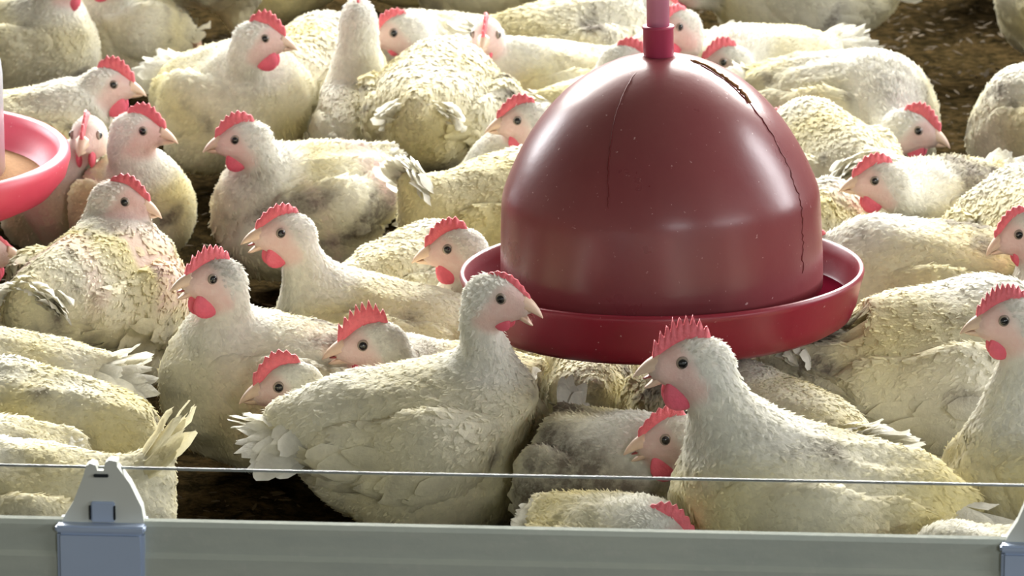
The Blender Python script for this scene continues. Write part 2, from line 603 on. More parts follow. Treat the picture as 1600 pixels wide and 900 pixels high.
# ------------------------------------------------------------------ rail in front with its wire
def build_rail():
    zt = 0.24
    A = at_z(0, 806, zt)
    B = at_z(1500, 838, zt)
    d = B - A
    L = float(np.hypot(d[0], d[1]))
    ang = math.atan2(d[1], d[0])
    a = A - d * 0.5
    length = L * 2.0
    root = empty('drinker_rail', tuple(A), 'weathered grey metal rail across the front with a thin wire above it', 'rail', rotz=ang)
    px = L / 1500.0      # metres per pixel along the rail
    # rail: a shallow profile with folded top lip, extruded along local x
    prof = [(0.0, 0.0), (-0.003, 0.0015), (-0.0065, 0.0), (-0.008, -0.004), (-0.0085, -0.026), (-0.012, -0.030), (-0.0125, -0.060), (-0.004, -0.066), (0.010, -0.062), (0.012, -0.03), (0.010, -0.004)]
    V, Fc = [], []
    nx = 40
    xs = np.linspace(-0.35, length - 0.2, nx)
    for x in xs:
        for (yy, zz) in prof:
            V.append((x, yy, zz))
    n = len(prof)
    for i in range(nx - 1):
        for k in range(n):
            k2 = (k + 1) % n
            Fc.append((i * n + k, (i + 1) * n + k, (i + 1) * n + k2, i * n + k2))
    Fc.append(tuple(range(n)))
    Fc.append(tuple((nx - 1) * n + k for k in range(n - 1, -1, -1)))
    mesh_obj('rail', V, Fc, M['rail'], root, smooth=False)
    wz = 0.0435
    vv, ff = tube([(-0.35, 0.001, wz), (length * 0.2, 0.001, wz - .001), (length * 0.45, 0.001, wz), (length - 0.2, 0.001, wz)], 0.0012, 8)
    mesh_obj('wire', vv, ff, M['wire'], root)
    for u in (163, 1632):
        x = u * px
        w = 137 * px
        bm = bmesh.new()
        bevel_box(bm, (x, -0.003, -0.036), (w, 0.030, 0.058), 0.003)
        bevel_box(bm, (x, -0.003, -0.0045), (w * 1.03, 0.033, 0.006), 0.0015)
        b = bm_obj('clamp', bm, M['bracket'], root)
        # tapered upright fin with a notched head that carries the wire
        outl = [(-0.47 * w, -0.002), (0.49 * w, -0.002), (0.46 * w, 0.012), (0.33 * w, 0.032), (0.19 * w, 0.046), (0.185 * w, 0.0505), (0.10 * w, 0.0515), (0.05 * w, 0.049), (0.03 * w, 0.0425),
                (-0.04 * w, 0.0425), (-0.06 * w, 0.047), (-0.12 * w, 0.0485), (-0.17 * w, 0.046), (-0.20 * w, 0.038), (-0.32 * w, 0.016)]
        V = [(x + p, -0.0075, q) for p, q in outl] + [(x + p, 0.0055, q) for p, q in outl]
        n = len(outl)
        Fc = [tuple(range(n)), tuple(range(2 * n - 1, n - 1, -1))]
        for k in range(n):
            k2 = (k + 1) % n
            Fc.append((k, n + k, n + k2, k2))
        fin = mesh_obj('fin', V, Fc, M['fin'], b, smooth=False)
        # small square latch with two dark slots
        bm = bmesh.new()
        bevel_box(bm, (x + 0.02 * w, -0.0085, 0.008), (0.27 * w, 0.004, 0.017), 0.001)
        bm_obj('latch', bm, M['bracket'], b)
        for sx in (-0.125, 0.155):
            bm = bmesh.new()
            bevel_box(bm, (x + sx * w, -0.0100, 0.0075), (0.0015, 0.0025, 0.012), 0.0004)
            bm_obj('slot', bm, M['dark'], b)
        bm = bmesh.new()
        bevel_box(bm, (x + 0.005 * w, -0.0085, 0.0385), (0.17 * w, 0.003, 0.0025), 0.0006)
        bm_obj('wire_clip', bm, M['dark'], b)
    return root


rail = build_rail()


# ------------------------------------------------------------------ birds
def sd_ellipsoid(p, c, r, R=None):
    q = p - np.asarray(c, dtype=np.float32)
    if R is not None:
        q = q @ np.asarray(R, dtype=np.float32)     # columns of R are the local axes
    r = np.asarray(r, dtype=np.float32)
    k0 = np.sqrt(((q / r) ** 2).sum(-1)) + 1e-9
    k1 = np.sqrt(((q / (r * r)) ** 2).sum(-1)) + 1e-9
    return k0 * (k0 - 1.0) / k1


def sd_cone(p, a, b, ra, rb):
    a = np.asarray(a, dtype=np.float32)
    b = np.asarray(b, dtype=np.float32)
    ab = b - a
    t = np.clip(((p - a) @ ab) / float(ab @ ab + 1e-12), 0, 1)
    d = np.sqrt((((p - a) - t[..., None] * ab) ** 2).sum(-1))
    return d - (ra + (rb - ra) * t)


def smin(a, b, k):
    h = np.clip(0.5 + 0.5 * (b - a) / k, 0, 1)
    return b + (a - b) * h - k * h * (1 - h)


def smax(a, b, k):
    return -smin(-a, -b, k)


def sstep(a, b, x):
    t = np.clip((x - a) / (b - a), 0, 1)
    return t * t * (3 - 2 * t)


def to_torso(B, p):
    """bird axes -> axes of the (pitched, lifted) torso"""
    a = B['pitch']
    c, s = math.cos(a), math.sin(a)
    x, z = p[..., 0] + 0.02, p[..., 2] - B['lift'] - 0.075
    return np.stack([x * c + z * s - 0.02, p[..., 1], -x * s + z * c + 0.075], -1).astype(np.float32)


def from_torso(B, q):
    a = B['pitch']
    c, s = math.cos(a), math.sin(a)
    q = np.asarray(q, dtype=float)
    x, z = q[..., 0] + 0.02, q[..., 2] - 0.075
    return np.stack([x * c - z * s - 0.02, q[..., 1], x * s + z * c + 0.075 + B['lift']], -1)


def torso_sdf(p, B):
    lift = B['lift']
    q = to_torso(B, p)
    br = B['breast']
    d = sd_ellipsoid(q, (-0.006, 0, 0.082), (0.100, 0.080, 0.078))
    d = smin(d, sd_ellipsoid(q, (0.048 + 0.01 * br, 0, 0.080 + 0.012 * br), (0.062, 0.070, 0.074)), 0.03)
    d = smin(d, sd_ellipsoid(q, (-0.078, 0, 0.096), (0.052, 0.050, 0.047)), 0.03)
    d = smin(d, sd_cone(q, (-0.098, 0, 0.104), (-0.130, 0, 0.104 + 0.030 * B['tail_up'] + 0.01), 0.031, 0.013), 0.03)
    for s in (-1, 1):
        d = smin(d, sd_ellipsoid(q, (-0.005, s * 0.052, 0.045), (0.056, 0.040, 0.044)), 0.022)
    if lift > 0:
        for s in (-1, 1):
            d = smin(d, sd_cone(q, (-0.01, s * 0.045, 0.04), (-0.03, s * 0.042, -0.035), 0.036, 0.014), 0.02)
    else:
        d = smax(d, 0.005 - p[..., 2], 0.012)
    return d


def local_pts(B, pw):
    """world points -> bird local (unscaled)"""
    c, s = math.cos(B['th']), math.sin(B['th'])
    q = (pw - B['loc']) / B['s']
    x = q[..., 0] * c + q[..., 1] * s
    y = -q[..., 0] * s + q[..., 1] * c
    return np.stack([x, y, q[..., 2]], -1).astype(np.float32)


def world_pts(B, pl):
    c, s = math.cos(B['th']), math.sin(B['th'])
    x = pl[..., 0] * c - pl[..., 1] * s
    y = pl[..., 0] * s + pl[..., 1] * c
    return np.stack([x, y, pl[..., 2]], -1) * B['s'] + B['loc']


def bezier(p0, p1, p2, p3, n):
    t = np.linspace(0, 1, n)[:, None]
    return (1 - t) ** 3 * p0 + 3 * (1 - t) ** 2 * t * p1 + 3 * (1 - t) * t * t * p2 + t ** 3 * p3


def surface_nets(D, org, h):
    S = D < 0
    nx, ny, nz = D.shape
    corners = [(i, j, k) for i in (0, 1) for j in (0, 1) for k in (0, 1)]
    cnt = np.zeros((nx - 1, ny - 1, nz - 1), dtype=np.int8)
    for i, j, k in corners:
        cnt += S[i:nx - 1 + i, j:ny - 1 + j, k:nz - 1 + k]
    act = (cnt > 0) & (cnt < 8)
    ci = np.argwhere(act)
    idx = -np.ones(act.shape, dtype=np.int64)
    idx[act] = np.arange(len(ci))
    vals = np.stack([D[ci[:, 0] + i, ci[:, 1] + j, ci[:, 2] + k] for i, j, k in corners], -1)
    acc = np.zeros((len(ci), 3))
    n = np.zeros(len(ci))
    ca = np.array(corners)
    for a in range(8):
        for b in range(a + 1, 8):
            if np.abs(ca[a] - ca[b]).sum() != 1:
                continue
            va, vb = vals[:, a], vals[:, b]
            m = (va < 0) != (vb < 0)
            t = np.where(m, va / (va - vb + 1e-12), 0)
            pt = ca[a] + t[:, None] * (ca[b] - ca[a])
            acc += np.where(m[:, None], pt, 0)
            n += m
    V = org + (ci + acc / n[:, None]) * h
    faces = []
    for ax in range(3):
        o1, o2 = (ax + 1) % 3, (ax + 2) % 3
        sl0 = [slice(None)] * 3
        sl1 = [slice(None)] * 3
        sl0[ax] = slice(0, -1)
        sl1[ax] = slice(1, None)
        A, Bq = S[tuple(sl0)], S[tuple(sl1)]
        e = np.argwhere(A != Bq)
        ok = (e[:, o1] > 0) & (e[:, o2] > 0) & (e[:, o1] < D.shape[o1] - 1) & (e[:, o2] < D.shape[o2] - 1)
        e = e[ok]
        inside = A[e[:, 0], e[:, 1], e[:, 2]]

        def cell(d1, d2):
            q = e.copy()
            q[:, o1] += d1
            q[:, o2] += d2
            return idx[q[:, 0], q[:, 1], q[:, 2]]
        quad = np.stack([cell(-1, -1), cell(0, -1), cell(0, 0), cell(-1, 0)], -1)
        quad[~inside] = quad[~inside][:, ::-1]
        faces.append(quad)
    return V, np.concatenate(faces)


class Grid:
    def __init__(self, D, org, h):
        self.D, self.org, self.h = D, org, h

    def sample(self, p):
        q = (p - self.org) / self.h
        q = np.clip(q, 0.001, np.array(self.D.shape) - 1.002)
        i = q.astype(np.int64)
        f = q - i
        D = self.D
        x, y, z = i[:, 0], i[:, 1], i[:, 2]
        fx, fy, fz = f[:, 0], f[:, 1], f[:, 2]
        c00 = D[x, y, z] * (1 - fx) + D[x + 1, y, z] * fx
        c10 = D[x, y + 1, z] * (1 - fx) + D[x + 1, y + 1, z] * fx
        c01 = D[x, y, z + 1] * (1 - fx) + D[x + 1, y, z + 1] * fx
        c11 = D[x, y + 1, z + 1] * (1 - fx) + D[x + 1, y + 1, z + 1] * fx
        c0 = c00 * (1 - fy) + c10 * fy
        c1 = c01 * (1 - fy) + c11 * fy
        return c0 * (1 - fz) + c1 * fz

    def grad(self, p):
        e = self.h * 0.8
        g = np.stack([self.sample(p + np.eye(3)[a] * e) - self.sample(p - np.eye(3)[a] * e) for a in range(3)], -1)
        return g / (np.linalg.norm(g, axis=1, keepdims=True) + 1e-9)


def thin(P, r, rg):
    """a sparse, roughly even choice of points"""
    order = rg.permutation(len(P))
    off = rg.uniform(0, r, 3)
    key = np.floor((P[order] + off) / r).astype(np.int64)
    key = key[:, 0] * 73856093 ^ key[:, 1] * 19349663 ^ key[:, 2] * 83492791
    _, first = np.unique(key, return_index=True)
    return order[first]


def feathers(grid, P, Nn, Fl, Ln, Wd, lift, rg, nv=5, conform=2, tipr=0.25, sink=-0.0012, limit=None):
    """rows of overlapping feather blades lying on the surface; returns verts (n*nv*3), faces"""
    n = len(P)
    Fl = Fl - Nn * (Fl * Nn).sum(1, keepdims=True)
    Fl /= np.linalg.norm(Fl, axis=1, keepdims=True) + 1e-9
    ang = rg.normal(0, 0.22, n)
    S = np.cross(Nn, Fl)
    Fd = Fl * np.cos(ang)[:, None] + S * np.sin(ang)[:, None]
    S = np.cross(Nn, Fd)
    vs = np.linspace(0, 1, nv)
    prof = np.array([np.interp(t, [0, .3, .62, .85, 1.0], [.35, .85, 1.0, .80, tipr]) for t in vs])
    us = np.array([-1.0, 0.0, 1.0])
    Ln = Ln * rg.uniform(0.75, 1.25, n)
    Wd = Wd * rg.uniform(0.8, 1.2, n)
    lf = lift * rg.uniform(0.3, 1.7, n)
    V = P[:, None, None, :] + Fd[:, None, None, :] * (Ln[:, None] * vs[None, :])[:, :, None, None] \
        + S[:, None, None, :] * (Wd[:, None, None] * prof[None, :, None] * us[None, None, :] * 0.5)[..., None]
    # ragged tips
    V[:, -1] += Fd[:, None, :] * (rg.uniform(-0.12, 0.04, (n, 3)) * Ln[:, None])[..., None]
    tgt = sink + (lf[:, None] + 0.0007 - sink) * (vs[None, :] ** 1.3)
    tgt = tgt[:, :, None] - (np.abs(us) * 0.10)[None, None, :] * Wd[:, None, None] * 0.6
    V = V.reshape(-1, 3)
    tgt = np.broadcast_to(tgt, (n, nv, 3)).reshape(-1)
    for _ in range(conform):
        d = grid.sample(V)
        g = grid.grad(V)
        V = V + g * np.clip(tgt - d, -0.02, 0.02)[:, None]
    b = np.arange(n)[:, None, None, None] * (nv * 3)
    r = np.arange(nv - 1)[None, :, None, None] * 3
    c = np.arange(2)[None, None, :, None]
    quad = np.array([0, 1, 4, 3])
    Fc = (b + r + c + quad[None, None, None, :]).reshape(-1, 4)
    return V, Fc


def barbs(grid, P, Nn, Fl, L, W, lift, rg):
    """narrow soft blades, two wide and three long"""
    n = len(P)
    Fl = Fl - Nn * (Fl * Nn).sum(1, keepdims=True)
    Fl /= np.linalg.norm(Fl, axis=1, keepdims=True) + 1e-9
    a = rg.normal(0, 0.42, n)
    S = np.cross(Nn, Fl)
    Fd = Fl * np.cos(a)[:, None] + S * np.sin(a)[:, None]
    S = np.cross(Nn, Fd)
    L = L * rg.uniform(0.6, 1.35, n)
    W = W * rg.uniform(0.6, 1.3, n)
    ts = np.array([0, 0.55, 1.0])
    wp = np.array([0.7, 1.0, 0.25])
    V = P[:, None, None, :] + Fd[:, None, None, :] * (L[:, None] * ts)[:, :, None, None] + S[:, None, None, :] * (W[:, None, None] * wp[None, :, None] * np.array([-.5, .5])[None, None, :])[..., None]
    tgt = -0.001 + ((lift * rg.uniform(0.1, 1.5, n))[:, None] + 0.0012) * ts ** 1.4
    tgt = np.broadcast_to(tgt[:, :, None], (n, 3, 2)).reshape(-1)
    V = V.reshape(-1, 3)
    d = grid.sample(V)
    V = V + grid.grad(V) * np.clip(tgt - d, -0.02, 0.02)[:, None]
    b = np.arange(n)[:, None, None] * 6 + np.arange(2)[None, :, None] * 2
    return V, (b + np.array([0, 1, 3, 2])[None, None, :]).reshape(-1, 4)


def soft_noise(rg, k=5, f=30):
    W = rg.normal(0, 1, (k, 3)) * f
    ph = rg.uniform(0, 6.28, k)

    def fn(p):
        return np.sin(p @ W.T + ph).mean(1) * 1.6
    return fn


def basis(yaw, pitch):
    f = np.array([math.cos(yaw) * math.cos(pitch), math.sin(yaw) * math.cos(pitch), -math.sin(pitch)])
    l = np.array([-math.sin(yaw), math.cos(yaw), 0.0])
    u = np.cross(f, l)
    return f, l, u


def beak_mesh(length, w, h, hook, lower=False):
    """in head axes: x forward, y side, z up. One curved horn, base at the origin."""
    V, Fc = [], []
    n, seg = 8, 10
    for i in range(n):
        t = i / (n - 1)
        x = length * t
        z = (-hook * t ** 2.2) if not lower else (hook * t ** 2 * 0.5)
        ww = w * (1 - t) ** 0.75 + 0.0008
        hh = h * (1 - t) ** 0.7 + 0.0008
        for k in range(seg):
            a = 2 * math.pi * k / seg
            zz = math.sin(a) * hh
            if not lower and zz < 0:
                zz *= 0.35
            if lower and zz > 0:
                zz *= 0.25
            V.append((x, math.cos(a) * ww, z + zz))
    for i in range(n - 1):
        for k in range(seg):
            k2 = (k + 1) % seg
            Fc.append((i * seg + k, (i + 1) * seg + k, (i + 1) * seg + k2, i * seg + k2))
    Fc.append(tuple(range(seg)))
    Fc.append(tuple((n - 1) * seg + k for k in range(seg - 1, -1, -1)))
    return np.array(V), Fc


def comb_mesh(size, rg, points=6, B_tooth=0.25):
    """serrated single comb: outline in x (forward) / z, with thickness"""
    base = []
    top = []
    m = points * 4
    for k in range(m + 1):
        t = k / m
        x = 0.034 - 0.049 * t
        z0 = 0.003 + 0.0162 * math.sin(min(t * 1.35, 1) * math.pi / 2) - 0.003 * max(0, t - .8) * 5
        hgt = (0.006 + 0.013 * math.sin(math.pi * min(1, t * 0.85 + 0.12)) ** 0.8) * size
        tooth = abs(((t * points) % 1.0) - 0.5) * 2
        zz = z0 + hgt * (1.02 - 0.80 * B_tooth + B_tooth * 0.86 * (1 - tooth) * (0.8 + 0.4 * rg.random())) if 0 < k < m else z0 + 0.001
        base.append((x, z0 - 0.006))
        top.append((x - 0.003 * size, zz))
    V, Fc = [], []
    th_b, th_t = 0.0032, 0.0012
    for (bx, bz), (tx, tz) in zip(base, top):
        V += [(bx, -th_b, bz), (bx, th_b, bz), ((bx + tx) / 2, th_b * .9, (bz + tz) / 2), (tx, th_t, tz), (tx, -th_t, tz), ((bx + tx) / 2, -th_b * .9, (bz + tz) / 2)]
    for k in range(m):
        for j in range(6):
            j2 = (j + 1) % 6
            Fc.append((k * 6 + j, k * 6 + j2, (k + 1) * 6 + j2, (k + 1) * 6 + j))
    Fc.append(tuple(range(5, -1, -1)))
    Fc.append(tuple(m * 6 + j for j in range(6)))
    V = np.array(V)
    V[:, 1] += np.sin(V[:, 0] * 150 + rg.uniform(0, 6)) * 0.0012 * np.clip((V[:, 2] - 0.015) / 0.015, 0, 1)
    return V, Fc


def ball(r, seg=14, rings=10):
    V, Fc = [], []
    for i in range(rings + 1):
        a = math.pi * i / rings
        for k in range(seg):
            b = 2 * math.pi * k / seg
            V.append((math.sin(a) * math.cos(b) * r[0], math.sin(a) * math.sin(b) * r[1], math.cos(a) * r[2]))
    for i in range(rings):
        for k in range(seg):
            k2 = (k + 1) % seg
            Fc.append((i * seg + k, (i + 1) * seg + k, (i + 1) * seg + k2, i * seg + k2))
    return np.array(V), Fc


def pans_sdf(pw):
    """world distance to the hanging trough and the feeder pan"""
    out = None
    for c, r, z0 in ((PANC, 0.2015, 0.171), (FEEDC, 0.2155, 0.136)):
        rr = np.hypot(pw[..., 0] - c[0], pw[..., 1] - c[1])
        d = np.maximum(rr - r, z0 - pw[..., 2])
        out = d if out is None else np.minimum(out, d)
    return out


def build_bird(B, others):
    rg = np.random.default_rng(B['seed'])
    s = B['s']
    root = empty('chicken', tuple(B['loc']), B['label'], 'chicken', 'white chickens crowded on the shed floor', rotz=B['th'])
    root.scale = (s, s, s)
    # head frame, in bird axes
    H = local_pts(B, np.array(B['head'])[None])[0].astype(float)
    hf, hl, hu = basis(B['hyaw'] - B['th'], B['hpitch'])
    HR = np.stack([hf, hl, hu], 1)
    hs = B['hs'] / s
    lift = B['lift']
    S0 = from_torso(B, [0.036, 0, 0.118])
    toward = H - S0
    Hb = H - hf * 0.013 * hs - hu * 0.012 * hs
    P1 = S0 + np.array([0.030, 0, 0.035]) + toward * np.array([0.1, 0.35, 0.1])
    P2 = Hb - (hu * 0.75 + hf * 0.25) * 0.038 * hs
    P2[2] = max(P2[2], 0.05)
    neck = bezier(S0, P1, P2, Hb, 11)
    t = np.linspace(0, 1, 11)
    nr = np.interp(t, [0, .25, .55, .8, 1], [0.044, 0.0345, 0.0250, 0.0215, 0.0200]) * np.interp(t, [0, .5, 1], [1, hs, hs]) * B['nw']

    def neck_sdf(p):
        d = None
        for a, b, ra, rb in zip(neck[:-1], neck[1:], nr[:-1], nr[1:]):
            e = sd_cone(p, a, b, ra, rb)
            d = e if d is None else np.minimum(d, e)
        return d

    def head_sdf(p):
        d = sd_ellipsoid(p, H - hf * 0.004 * hs, np.array((0.0280, 0.0182, 0.0212)) * hs, HR)
        d = smin(d, sd_ellipsoid(p, H + hf * 0.020 * hs - hu * 0.003 * hs, np.array((0.016, 0.0105, 0.0125)) * hs, HR), 0.010)
        d = smin(d, sd_ellipsoid(p, H - hf * 0.002 * hs - hu * 0.012 * hs, np.array((0.020, 0.015, 0.014)) * hs, HR), 0.010)
        return d

    def press(d, p, puff=0.0):
        """birds lying against each other flatten at the contact"""
        pw = world_pts(B, p)
        d = np.maximum(d, 0.005 - pans_sdf(pw) / s)
        for O in others:
            dj = torso_sdf(local_pts(O, pw), O) * (O['s'] / s)
            d = np.maximum(d, (d - dj + puff) * 0.5 + 0.0075)
        return d

    h = B['res'] / s
    pts = np.concatenate([neck, H[None] + hf * 0.03, H[None] - hf * .03, [[-0.17, -0.09, 0.0], [0.12, 0.09, 0.17 + lift], [-.17, .09, max(0, lift - .06)]]])
    lo = pts.min(0) - 0.045
    hi = pts.max(0) + 0.045
    lo[2] = max(lo[2], -0.012)
    shp = np.ceil((hi - lo) / h).astype(int) + 1
    ax = [lo[a] + np.arange(shp[a]) * h for a in range(3)]
    G = np.stack(np.meshgrid(*ax, indexing='ij'), -1).astype(np.float32)
    dt = torso_sdf(G, B)
    lump = soft_noise(np.random.default_rng(B['seed'] + 5), 6, 34)
    lump2 = soft_noise(np.random.default_rng(B['seed'] + 6), 7, 62)
    Gs = G.reshape(-1, 3) * np.array([0.55, 1.0, 1.0], dtype=np.float32)
    dt_l = dt + ((lump(Gs) * 0.0038 + (np.abs(lump2(Gs)) - 0.5) * 0.0048 * B['ruffle']) * sstep(0.0, 0.04, G.reshape(-1, 3)[:, 2])).reshape(dt.shape).astype(np.float32)
    dtp = press(dt_l, G)
    dn = neck_sdf(G)
    dh = head_sdf(G)
    D = smin(dtp, dn, 0.024)
    D = smin(D, dh, 0.014 * hs)
    if others:
        pw = world_pts(B, G)
        for O in others:                # neck and head stay clear of the neighbours' bodies
            dj = torso_sdf(local_pts(O, pw), O) * (O['s'] / s)
            D = np.maximum(D, 0.006 - np.maximum(dj, (dj - dt) * 0.5 + 0.0055))
    if lift == 0:
        D = np.maximum(D, 0.003 - G[..., 2])
    grid = Grid(D, lo, h)
    V, Fq = surface_nets(D, lo, h)
    for _ in range(2):
        V = V - grid.grad(V) * grid.sample(V)[:, None]
    Nn = grid.grad(V)

    dirt_n = soft_noise(np.random.default_rng(B['seed'] + 11), 5, 26)
    dirt_f = soft_noise(np.random.default_rng(B['seed'] + 13), 5, 85)
    yel_n = soft_noise(np.random.default_rng(B['seed'] + 17), 5, 24)
    bald_n = soft_noise(np.random.default_rng(B['seed'] + 23), 5, 30)

    def masks(P):
        q = (P - H) @ HR / hs
        face = sstep(-0.013, 0.004, q[:, 0] - 0.55 * q[:, 2] - 0.15 * np.abs(q[:, 1])) * sstep(0.040, 0.030, np.linalg.norm(q, axis=1))
        face = face * sstep(0.021, 0.012, q[:, 2])
        nd = neck_sdf(P.astype(np.float32)) - 0.004
        onneck = sstep(0.02, 0.0, nd) * sstep(0.03, 0.07, P[:, 2] - lift)
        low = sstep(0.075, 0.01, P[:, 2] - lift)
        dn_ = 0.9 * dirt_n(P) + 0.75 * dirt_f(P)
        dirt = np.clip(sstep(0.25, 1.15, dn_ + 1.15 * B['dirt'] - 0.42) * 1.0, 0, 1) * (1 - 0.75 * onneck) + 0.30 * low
        bald = sstep(0.2, 0.7, bald_n(P) + B['bald'] * 1.2 - 0.75) * (1 - 0.6 * onneck) if B['bald'] > 0 else 0 * dirt
        yel = np.clip(0.56 + 0.36 * yel_n(P) + B['yellow'], 0, 1) * (1 - 0.8 * onneck)
        rad = np.linalg.norm(q, axis=1)
        yel = yel * sstep(0.02, 0.05, rad)
        return np.stack([np.clip(face * 0.85 + bald * 0.75, 0, 1), np.clip(dirt, 0, 1), yel, np.full(len(P), 0.5)], -1), face, bald

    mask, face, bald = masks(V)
    # feather flow
    tn = neck_sdf(V.astype(np.float32))
    th_ = head_sdf(V.astype(np.float32))
    tt = grid.sample(V) * 0 + torso_sdf(V.astype(np.float32), B)
    w = np.exp(-np.stack([tt, tn, th_ - 0.002], -1) / 0.008)
    w /= w.sum(1, keepdims=True) + 1e-12
    tang = np.gradient(neck, axis=0)
    tang /= np.linalg.norm(tang, axis=1, keepdims=True)
    ni = np.argmin(((V[:, None, :] - neck[None]) ** 2).sum(-1), 1)
    fn = -tang[ni]
    ft = np.stack([-np.ones(len(V)), 0 * tn, -0.12 - 0.45 * np.abs(Nn[:, 1])], -1)
    fh = np.broadcast_to(-hf * 0.8 - hu * 0.5, (len(V), 3))
    flow = w[:, :1] * ft + w[:, 1:2] * fn + w[:, 2:] * fh

    allV, allF, allM = [V], [Fq], [mask]
    off = len(V)
    cls = np.argmax(w, 1)
    cls[(cls == 1) & (np.linalg.norm(V - S0, axis=1) < 0.060)] = 0
    upper = V[:, 2] > 0.012
    dens = B['dens']
    for k, (r, L, W, lf) in enumerate(((0.0105 * dens, 0.030, 0.021, 0.0009 * B['ruffle']), (0.0062 * dens, 0.0165, 0.0075, 0.0009 * B['ruffle']), (0.0048 * dens, 0.0085, 0.0048, 0.0006))):
        sel = np.where((cls == k) & upper & (face < 0.35) & (bald < 0.75 if B['bald'] > 0 else True))[0]
        if len(sel) < 5:
            continue
        sel = sel[thin(V[sel], r, rg)]
        n = len(sel)
        scale = hs if k else 1.0
        FV, FF = feathers(grid, V[sel], Nn[sel], flow[sel], np.full(n, L * scale), np.full(n, W * scale), lf, rg)
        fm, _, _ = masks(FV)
        rnd = np.repeat(rg.random(n), 15)
        fm[:, 3] = rnd
        fm[:, 0] *= 0.5
        allV.append(FV)
        allF.append(FF + off)
        allM.append(fm)
        off += len(FV)
    # fine barbs of down between the contour feathers
    sel = np.where(upper & (face < 0.4) & (bald < 0.6))[0]
    if len(sel) > 20:
        r_ = np.where(cls[sel] == 2, 0.0030, 0.0052)
        sel = np.concatenate([sel[cls[sel] != 2][thin(V[sel[cls[sel] != 2]], 0.0050 * dens, rg)], sel[cls[sel] == 2][thin(V[sel[cls[sel] == 2]], 0.0036, rg)]])
        Ls = np.where(cls[sel] == 0, 0.0105, np.where(cls[sel] == 1, 0.0105, 0.006))
        FV, FF = barbs(grid, V[sel], Nn[sel], flow[sel], Ls, 0.0025, 0.0019 * B['ruffle'], rg)
        fm, _, _ = masks(FV)
        fm[:, 3] = np.repeat(rg.random(len(sel)), 6)
        fm[:, 0] *= 0.5
        allV.append(FV)
        allF.append(FF + off)
        allM.append(fm)
        off += len(FV)
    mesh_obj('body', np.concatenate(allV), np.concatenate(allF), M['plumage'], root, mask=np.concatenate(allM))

    # ---- wings
    if B['wings']:
        for sd in (-1, 1):
            def wing_sdf(p):
                q = to_torso(B, p)
                q[..., 1] = (q[..., 1] * sd - 0.060) * 1.85
                dr = -0.012 * B['droop']
                d = sd_cone(q, (0.050, -0.006, 0.100 + dr * .3), (-0.004, 0.026, 0.088 + dr), 0.030, 0.044)
                d = smin(d, sd_cone(q, (-0.004, 0.026, 0.088 + dr), (-0.068, -0.004, 0.095 + dr * 1.2), 0.044, 0.027), 0.02)
                d = smin(d, sd_cone(q, (-0.068, -0.004, 0.095 + dr * 1.2), (-0.114, -0.060, 0.102 + dr), 0.025, 0.010), 0.02)
                return d * 0.6
            # box of the wing
            y0, y1 = (0.012, 0.125) if sd > 0 else (-0.125, -0.012)
            wl = np.array([-0.165, y0, max(0.0, lift - 0.02)])
            wh = np.array([0.110, y1, 0.20 + lift])
            hw = h * 0.95
            shp = np.ceil((wh - wl) / hw).astype(int) + 1
            ax = [wl[a] + np.arange(shp[a]) * hw for a in range(3)]
            Gw = np.stack(np.meshgrid(*ax, indexing='ij'), -1).astype(np.float32)
            Dw = wing_sdf(Gw)
            Dw = press(Dw, Gw, 0.012)
            if lift == 0:
                Dw = np.maximum(Dw, 0.004 - Gw[..., 2])
            gw = Grid(Dw, wl, hw)
            WV, WF = surface_nets(Dw, wl, hw)
            if len(WV) < 50:
                continue
            WV = WV - gw.grad(WV) * np.clip(gw.sample(WV), -.01, .01)[:, None]
            WN = gw.grad(WV)
            body_d = grid.sample(WV)
            wm, _, wb = masks(WV)
            aV, aF, aM = [WV], [WF], [wm]
            off = len(WV)
            outer = (body_d > 0.001)
            sel = np.where(outer)[0]
            if len(sel) > 5:
                fl = np.stack([-np.ones(len(WV)), 0 * WV[:, 0], -0.42 + 3.0 * (WV[:, 2] - 0.09 - lift) * 0], -1)
                s1 = sel[thin(WV[sel], 0.0115 * dens, rg)]
                n = len(s1)
                FV, FF = feathers(gw, WV[s1], WN[s1], fl[s1], np.full(n, 0.031), np.full(n, 0.021), 0.0011 * B['ruffle'], rg)
                fm, _, _ = masks(FV)
                fm[:, 3] = np.repeat(rg.random(n), 15)
                fm[:, 0] *= 0.6
                aV.append(FV); aF.append(FF + off); aM.append(fm); off += len(FV)
                s3 = sel[thin(WV[sel], 0.0056 * dens, rg)]
                FV, FF = barbs(gw, WV[s3], WN[s3], fl[s3], np.full(len(s3), 0.0105), 0.0026, 0.0018 * B['ruffle'], rg)
                fm, _, _ = masks(FV)
                fm[:, 3] = np.repeat(rg.random(len(s3)), 6)
                fm[:, 0] *= 0.5
                aV.append(FV); aF.append(FF + off); aM.append(fm); off += len(FV)
                # long quills along the lower edge
                lowedge = sel[(WV[sel, 2] - lift < 0.088) & (WV[sel, 0] < 0.03)]
                if len(lowedge) > 5:
                    s2 = lowedge[thin(WV[lowedge], 0.022, rg)]
                    n = len(s2)
                    fl2 = np.tile(np.array([[-1.0, 0, -0.20]]), (len(WV), 1))
                    FV, FF = feathers(gw, WV[s2], WN[s2], fl2[s2], np.full(n, 0.060), np.full(n, 0.022), 0.0060, rg, nv=6)
                    fm, _, _ = masks(FV)
                    fm[:, 3] = np.repeat(rg.random(n), 18)
                    fm[:, 0] *= 0.3
                    aV.append(FV); aF.append(FF + off); aM.append(fm); off += len(FV)
            mesh_obj('wing', np.concatenate(aV), np.concatenate(aF), M['plumage'], root, mask=np.concatenate(aM))

